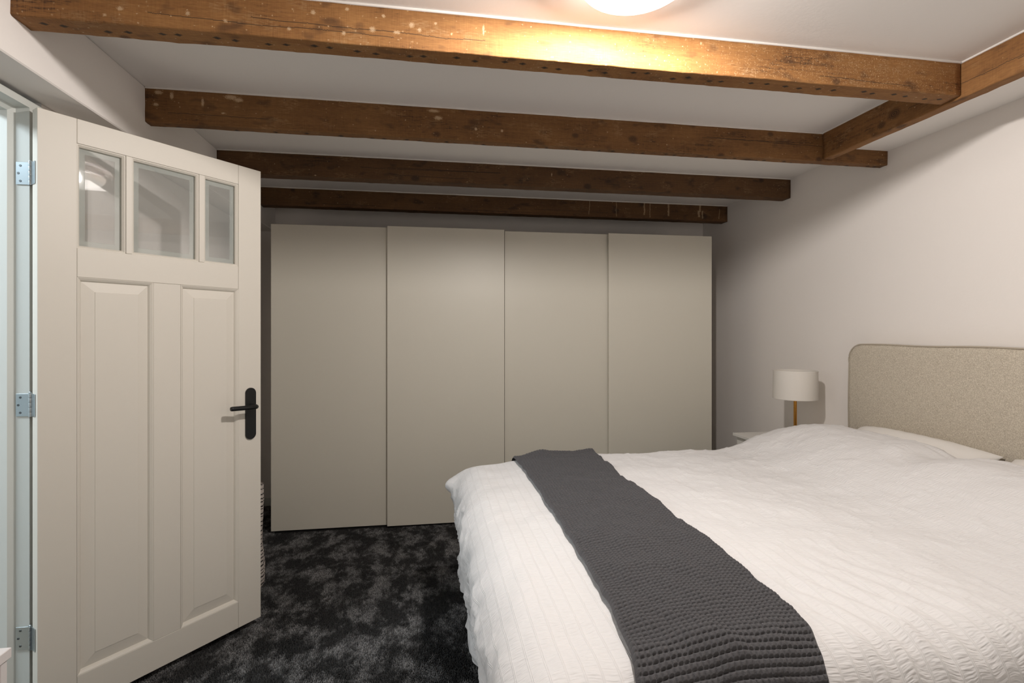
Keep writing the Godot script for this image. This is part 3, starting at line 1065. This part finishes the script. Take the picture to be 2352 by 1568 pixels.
func pillow(at: Vector3, label: String) -> void:
	var n := 36
	var rows := []
	var puvs := []
	var lx := 0.168
	var lz := 0.335
	var f := func(u: float, v: float, top: bool) -> Vector3:
		var e: float = maxf(0.0, (1.0 - pow(absf(u), 2.6)) * (1.0 - pow(absf(v), 2.6)))
		var h: float = pow(e, 0.5)
		var bulge: float = 1.0 - 0.07 * (1.0 - pow(absf(v), 2.0)) * pow(absf(u), 4.0) - 0.0
		var x: float = u * lx * bulge
		var z: float = v * lz * (1.0 - 0.07 * (1.0 - u * u) * pow(absf(v), 4.0))
		var wr: float = 0.006 * noise.get_noise_2d(u * 5.0 + at.z * 7.0, v * 5.0) * h
		if top:
			return Vector3(x, 0.100 * h + wr, z)
		return Vector3(x, -0.055 * h, z)
	for i in n + 1:
		var row := PackedVector3Array()
		var u := sin((i / float(n) - 0.5) * PI)
		for k in 2 * n:
			var top := k < n
			var w := (k / float(n)) if top else (2.0 - k / float(n))
			row.append(f.call(u, -cos(w * PI), top))
		var uv := PackedVector2Array()
		for q in row:
			uv.append(Vector2(q.x, q.z))
		rows.append(row)
		puvs.append(uv)
	var o := put(sheet(rows, [], true), "pillow", M.pillow)
	o.position = at - Vector3(0, 0.008, 0)
	o.rotation.z = 0.60
	tag(o, label, "pillow", "pillows at the head of the bed")

func build_duvet() -> void:
	var ns := 300
	var nt := 230
	var len_s := HEM_X - FOOT_X + FOOT_R * PI / 2 + 0.40
	var t0 := -(SIDE_R * PI / 2 + 0.22)
	var t1 := NEAR_Z - FAR_Z + SIDE_R * PI / 2 + 0.22
	var v := PackedVector3Array()
	var uv := PackedVector2Array()
	for i in ns + 1:
		var s := len_s * i / ns
		for j in nt + 1:
			var t := lerpf(t0, t1, float(j) / nt)
			v.append(duvet_point(s, t))
			uv.append(Vector2(s / 0.25, t / 0.25))
	var top := grid_mesh(v, uv, ns + 1, nt + 1)
	# a lower layer and the edges close it
	var arr := top.surface_get_arrays(0)
	var nrm: PackedVector3Array = arr[Mesh.ARRAY_NORMAL]
	var nc := nt + 1
	var lv := PackedVector3Array()
	var luv := PackedVector2Array()
	for i in ns + 1:
		for j in nt + 1:
			var k := i * nc + j
			var e := minf(minf(i, ns - i), minf(j, nt - j))
			lv.append(v[k] - nrm[k] * (0.005 + 0.011 * ss(0.0, 6.0, e)))
			luv.append(uv[k])
	var low := grid_mesh(lv, luv, ns + 1, nt + 1)
	var la := low.surface_get_arrays(0)
	var ln: PackedVector3Array = la[Mesh.ARRAY_NORMAL]
	for i in ln.size():
		ln[i] = -ln[i]
	var li: PackedInt32Array = la[Mesh.ARRAY_INDEX]
	var base := v.size()
	var idx: PackedInt32Array = arr[Mesh.ARRAY_INDEX]
	for i in range(0, li.size(), 3):
		idx.append_array(PackedInt32Array([li[i] + base, li[i + 2] + base, li[i + 1] + base]))
	var rim := []
	for j in nc:
		rim.append(j)
	for i in range(1, ns + 1):
		rim.append(i * nc + nt)
	for j in range(nt - 1, -1, -1):
		rim.append(ns * nc + j)
	for i in range(ns - 1, 0, -1):
		rim.append(i * nc)
	for k in rim.size():
		var a: int = rim[k]
		var b: int = rim[(k + 1) % rim.size()]
		idx.append_array(PackedInt32Array([a, a + base, b, b, a + base, b + base]))
	v.append_array(lv)
	uv.append_array(luv)
	nrm.append_array(ln)
	var out := []
	out.resize(Mesh.ARRAY_MAX)
	out[Mesh.ARRAY_VERTEX] = v
	out[Mesh.ARRAY_NORMAL] = nrm
	out[Mesh.ARRAY_TEX_UV] = uv
	out[Mesh.ARRAY_INDEX] = idx
	var m := ArrayMesh.new()
	m.add_surface_from_arrays(Mesh.PRIMITIVE_TRIANGLES, out)
	var o := put(m, "duvet", M.duvet)
	tag(o, "white crinkled cotton duvet spread over the bed and hanging over its foot", "duvet")

func groove(k: int) -> float:
	return [1.0, 0.42, 0.05, 0.0, 0.0, 0.0, 0.05, 0.42][k]

func hash01(a: int, b: int) -> float:
	return fposmod(sin(a * 127.1 + b * 311.7) * 43758.5453, 1.0)

# charcoal waffle-weave runner across the foot of the bed
func build_throw() -> void:
	var cell := 0.0125
	var t0 := -(SIDE_R * PI / 2 + 0.10)
	var t1 := NEAR_Z - FAR_Z + SIDE_R * PI / 2 + 0.16
	var nc := 32 * 8
	var nr := int((t1 - t0) / cell * 8.0)
	var v := PackedVector3Array()
	v.resize((nc + 1) * (nr + 1))
	var uv := PackedVector2Array()
	uv.resize(v.size())
	# edges of the runner at a few depths: z, left x, right x
	var edge := [[-2.80, 0.392, 0.805], [-2.60, 0.393, 0.803], [-2.43, 0.396, 0.793], [-1.97, 0.405, 0.765], [-1.60, 0.399, 0.762], [-1.30, 0.395, 0.765], [-1.07, 0.386, 0.757], [-0.93, 0.370, 0.740], [-0.80, 0.346, 0.697], [-0.70, 0.335, 0.675], [-0.60, 0.330, 0.66]]
	for i in nr + 1:
		var t := lerpf(t0, t1, float(i) / nr)
		var b := across(t)
		var k := 1
		while k < edge.size() - 3 and edge[k + 1][0] < b.x:
			k += 1
		var w := clampf((b.x - edge[k][0]) / (edge[k + 1][0] - edge[k][0]), 0.0, 1.0)
		var xl := cubic_interpolate(edge[k][1], edge[k + 1][1], edge[k - 1][1], edge[k + 2][1], w) + 0.004 * noise.get_noise_2d(t * 9.0, 80.0)
		var xr := cubic_interpolate(edge[k][2], edge[k + 1][2], edge[k - 1][2], edge[k + 2][2], w) + 0.004 * noise.get_noise_2d(t * 9.0, 90.0)
		var turn := clampf((t - (NEAR_Z - FAR_Z)) / SIDE_R, 0.0, PI / 2) - clampf(-t / SIDE_R, 0.0, PI / 2)
		var out := Vector3(0, cos(turn), sin(turn))
		var gz := groove(i % 8)
		for j in nc + 1:
			var q := float(j) / nc
			var x := lerpf(xl, xr, q)
			var y := duvet_top(maxf(x, 0.12), b.x) - b.y
			var lift := 0.009 + 0.010 * (0.5 + 0.9 * noise.get_noise_2d(x * 7.0 - t * 5.0, t * 4.0 + x * 2.0))
			var edge_q := minf(q, 1.0 - q)
			lift = lerpf(0.004, lift, ss(0.0, 0.018, edge_q))
			# puffy blocks: shallow grooves along the runner, short deep pits across it
			var gx := groove(j % 8)
			var side := [0.25, 0.7, 1.0, 1.0, 1.0, 1.0, 1.0, 0.7][j % 8] as float
			var cut := (0.70 + 0.30 * hash01(j / 8, i / 8)) * side * gz
			var h := 0.0092 * (1.0 - maxf(0.50 * gx, cut) * ss(0.0, 0.03, edge_q))
			uv[i * (nc + 1) + j] = Vector2(x, t)
			var zz := b.x
			if b.y > 0.05:
				zz += signf(b.x + 1.6) * (0.02 * sin(x * 11.0) + 0.012) * ss(0.05, 0.35, b.y)
			v[i * (nc + 1) + j] = Vector3(x, y, zz) + out * (lift + h)
	var o := put(grid_mesh(v, uv, nr + 1, nc + 1), "throw_blanket", M.throw_cloth)
	tag(o, "charcoal waffle-weave runner laid across the white duvet", "blanket")

# ---------------------------------------------------------------- small things
func build_nightstand_and_lamp() -> void:
	var t := thing("nightstand", "white nightstand between the bed and the wardrobe", "nightstand", Vector3(2.125, 0, -2.80))
	put(box(Vector3(-0.225, 0.672, -0.22), Vector3(0.22, 0.690, 0.22), 0.0015), "top", M.nightstand, t)
	put(box(Vector3(-0.205, 0.30, -0.205), Vector3(-0.19, 0.671, 0.205), 0.001), "drawer_front", M.nightstand, t)
	put(box(Vector3(-0.189, 0.30, -0.205), Vector3(0.22, 0.671, -0.187), 0.001), "side_panel", M.nightstand, t)
	put(box(Vector3(-0.189, 0.30, 0.187), Vector3(0.22, 0.671, 0.205), 0.001), "side_panel", M.nightstand, t)
	put(box(Vector3(-0.189, 0.30, -0.186), Vector3(0.22, 0.315, 0.186), 0.001), "bottom_panel", M.nightstand, t)
	for p in [[-0.18, -0.18], [-0.18, 0.18], [0.18, -0.18], [0.18, 0.18]]:
		put(box(Vector3(p[0] - 0.015, 0.0, p[1] - 0.015), Vector3(p[0] + 0.015, 0.299, p[1] + 0.015), 0.001), "leg", M.nightstand, t)
	var l := thing("table_lamp", "brass table lamp with white drum shade on the nightstand", "lamp", Vector3(2.138, 0.690, -2.76))
	put(lathe([Vector2(0.0, 0.0), Vector2(0.07, 0.0), Vector2(0.072, 0.003), Vector2(0.072, 0.010), Vector2(0.069, 0.013), Vector2(0.015, 0.015), Vector2(0.0, 0.015)]), "base", M.brass, l)
	put(tube([Vector3(0, 0.014, 0), Vector3(0, 0.2, 0), Vector3(0, 0.33, 0)], [0.009, 0.009, 0.009], 20), "pole", M.brass, l)
	put(lathe([Vector2(0.0, 0.33), Vector2(0.016, 0.33), Vector2(0.018, 0.335), Vector2(0.018, 0.36), Vector2(0.0, 0.362)], 20), "bulb_holder", M.lamp_white, l)
	var y0 := 0.243
	var y1 := 0.410
	put(lathe([Vector2(0.1195, y0), Vector2(0.121, y0 + 0.001), Vector2(0.121, y0 + 0.006), Vector2(0.120, y0 + 0.007), Vector2(0.118, y1 - 0.007), Vector2(0.119, y1 - 0.006), Vector2(0.119, y1 - 0.001), Vector2(0.1175, y1), Vector2(0.1165, y1 - 0.001), Vector2(0.118, y0 + 0.001), Vector2(0.1195, y0)], 64), "lamp_shade", M.shade, l)
	var sp := start()
	for k in 3:
		var a := TAU * k / 3.0 + 0.4
		var d := Vector3(cos(a), 0, sin(a))
		sp.append_from(tube([d * 0.016 + Vector3(0, 0.35, 0), d * 0.06 + Vector3(0, 0.352, 0), d * 0.117 + Vector3(0, 0.352, 0)], [0.0016, 0.0016, 0.0016], 6), 0, Transform3D.IDENTITY)
	put(sp.commit(), "shade_ring", M.lamp_white, l)

func build_desk() -> void:
	var t := thing("desk", "white desk corner at the bottom left edge of the picture", "desk", Vector3(-1.03, 0, -0.72))
	put(box(Vector3(-0.25, 0.701, -0.41), Vector3(0.242, 0.720, 0.41), 0.001), "top", M.desk, t)
	put(box(Vector3(-0.25, 0.0, -0.405), Vector3(0.238, 0.700, -0.389), 0.001), "side_panel", M.desk, t)
	put(box(Vector3(-0.25, 0.0, 0.389), Vector3(0.238, 0.700, 0.405), 0.001), "side_panel", M.desk, t)
	put(box(Vector3(-0.25, 0.25, -0.388), Vector3(-0.235, 0.700, 0.388), 0.001), "back_panel", M.desk, t)
	put(box(Vector3(-0.234, 0.34, -0.388), Vector3(0.22, 0.356, 0.388), 0.001), "shelf", M.desk, t)

func build_bag() -> void:
	var rows := []
	var uvs := []
	var seg := 72
	for i in 31:
		var h := i / 30.0
		var y := 0.003 + 0.535 * h
		var r := 0.184 + 0.004 * sin(h * 9.0) - 0.010 * h
		if i == 0:
			r = 0.175
		var row := PackedVector3Array()
		var uv := PackedVector2Array()
		for s in seg:
			var a := TAU * s / seg
			var rr := r * (1.0 + 0.035 * sin(a * 9.0 + h * 3.0) * h + 0.03 * noise.get_noise_3d(cos(a) * 2.0, sin(a) * 2.0, h * 5.0) + 0.012 * noise.get_noise_2d(h * 14.0, 3.0))
			row.append(Vector3(rr * cos(a), y + 0.015 * sin(a * 2.0) * h, rr * sin(a)))
			uv.append(Vector2(float(s) / seg * 0.98 + 0.01, 1.0 - h * 0.98 - 0.01))
		rows.append(row)
		uvs.append(uv)
	var t := thing("laundry_bag", "black and white striped fabric bag on the carpet behind the open door", "bag", Vector3(-1.035, 0, -2.86))
	put(sheet(rows, uvs, true), "body", M.striped, t)
	var cap := []
	for e in [[1.0, 0.0], [0.75, -0.02], [0.4, -0.05], [0.0, -0.06]]:
		var row := PackedVector3Array()
		for s in seg:
			var p: Vector3 = rows[30][s]
			row.append(Vector3(p.x * e[0], p.y + e[1], p.z * e[0]))
		cap.append(row)
	put(sheet(cap, [], true), "gathered_top", mat(Color(0.62, 0.58, 0.55), 0.95), t)

# plush carpet: short leaning tufts, mottled in charcoal greys
func build_carpet_pile() -> void:
	var st := start()
	var up := [Vector3(0, 0.0095, 0.002)]
	var ring := []
	for k in 4:
		var a := TAU * k / 4.0
		ring.append(Vector3(cos(a) * 0.0024, 0.0, sin(a) * 0.0024))
	var ring2 := []
	for k in 4:
		var a := TAU * k / 4.0
		ring2.append(Vector3(cos(a) * 0.0019, 0.0068, sin(a) * 0.0019 + 0.001))
	for k in 4:
		face(st, [ring[k], ring[(k + 1) % 4], ring2[(k + 1) % 4], ring2[k]], Vector3(0, 0.004, 0.001))
		face(st, [ring2[k], ring2[(k + 1) % 4], up[0]], Vector3(0, 0.005, 0.001))
	var mesh := st.commit()
	var rng := RandomNumberGenerator.new()
	rng.seed = 99
	var step := 0.0040
	var x0 := X_LEFT_LOW + 0.01
	var x1 := 0.32
	var z0 := Z_BACK + 0.02
	var z1 := -0.35
	var nx := int((x1 - x0) / step)
	var nz := int((z1 - z0) / step)
	var mm := MultiMesh.new()
	mm.transform_format = MultiMesh.TRANSFORM_3D
	mm.use_colors = true
	mm.mesh = mesh
	mm.instance_count = nx * nz
	var f := FastNoiseLite.new()
	f.noise_type = FastNoiseLite.TYPE_SIMPLEX_SMOOTH
	f.seed = 8
	f.frequency = 1.0
	f.fractal_octaves = 4
	f.fractal_gain = 0.55
	var k := 0
	for i in nx:
		for j in nz:
			var x := x0 + (i + rng.randf()) * step
			var z := z0 + (j + rng.randf()) * step
			var p := f.get_noise_2d(x * 6.5, z * 4.2) + 0.45 * f.get_noise_2d(x * 24.0 + 5.0, z * 16.0)
			var lean := Vector3(f.get_noise_2d(x * 2.0 + 30.0, z * 2.0), 0, f.get_noise_2d(x * 2.0, z * 2.0 + 60.0)) * 0.7
			var up_v := Vector3(lean.x + rng.randf_range(-0.35, 0.35), 1.0, lean.z + rng.randf_range(-0.35, 0.35)).normalized()
			var side := up_v.cross(Vector3.FORWARD).normalized()
			var b := Basis(side, up_v, side.cross(up_v)) * Basis(Vector3.UP, rng.randf() * TAU)
			b = b.scaled(Vector3.ONE * rng.randf_range(0.85, 1.2))
			mm.set_instance_transform(k, Transform3D(b, Vector3(x, 0.0, z)))
			var tone: float = 0.022 + 0.150 * ss(-0.30, 0.65, p)
			tone *= rng.randf_range(0.30, 1.70)
			mm.set_instance_color(k, Color(tone, tone * 0.985, tone * 0.98))
			k += 1
	var o := MultiMeshInstance3D.new()
	o.name = numbered("carpet")
	o.multimesh = mm
	o.material_override = M.pile
	add_child(o)
	o.set_meta("kind", "stuff")
	tag(o, "mottled charcoal plush carpet covering the bedroom floor", "carpet")
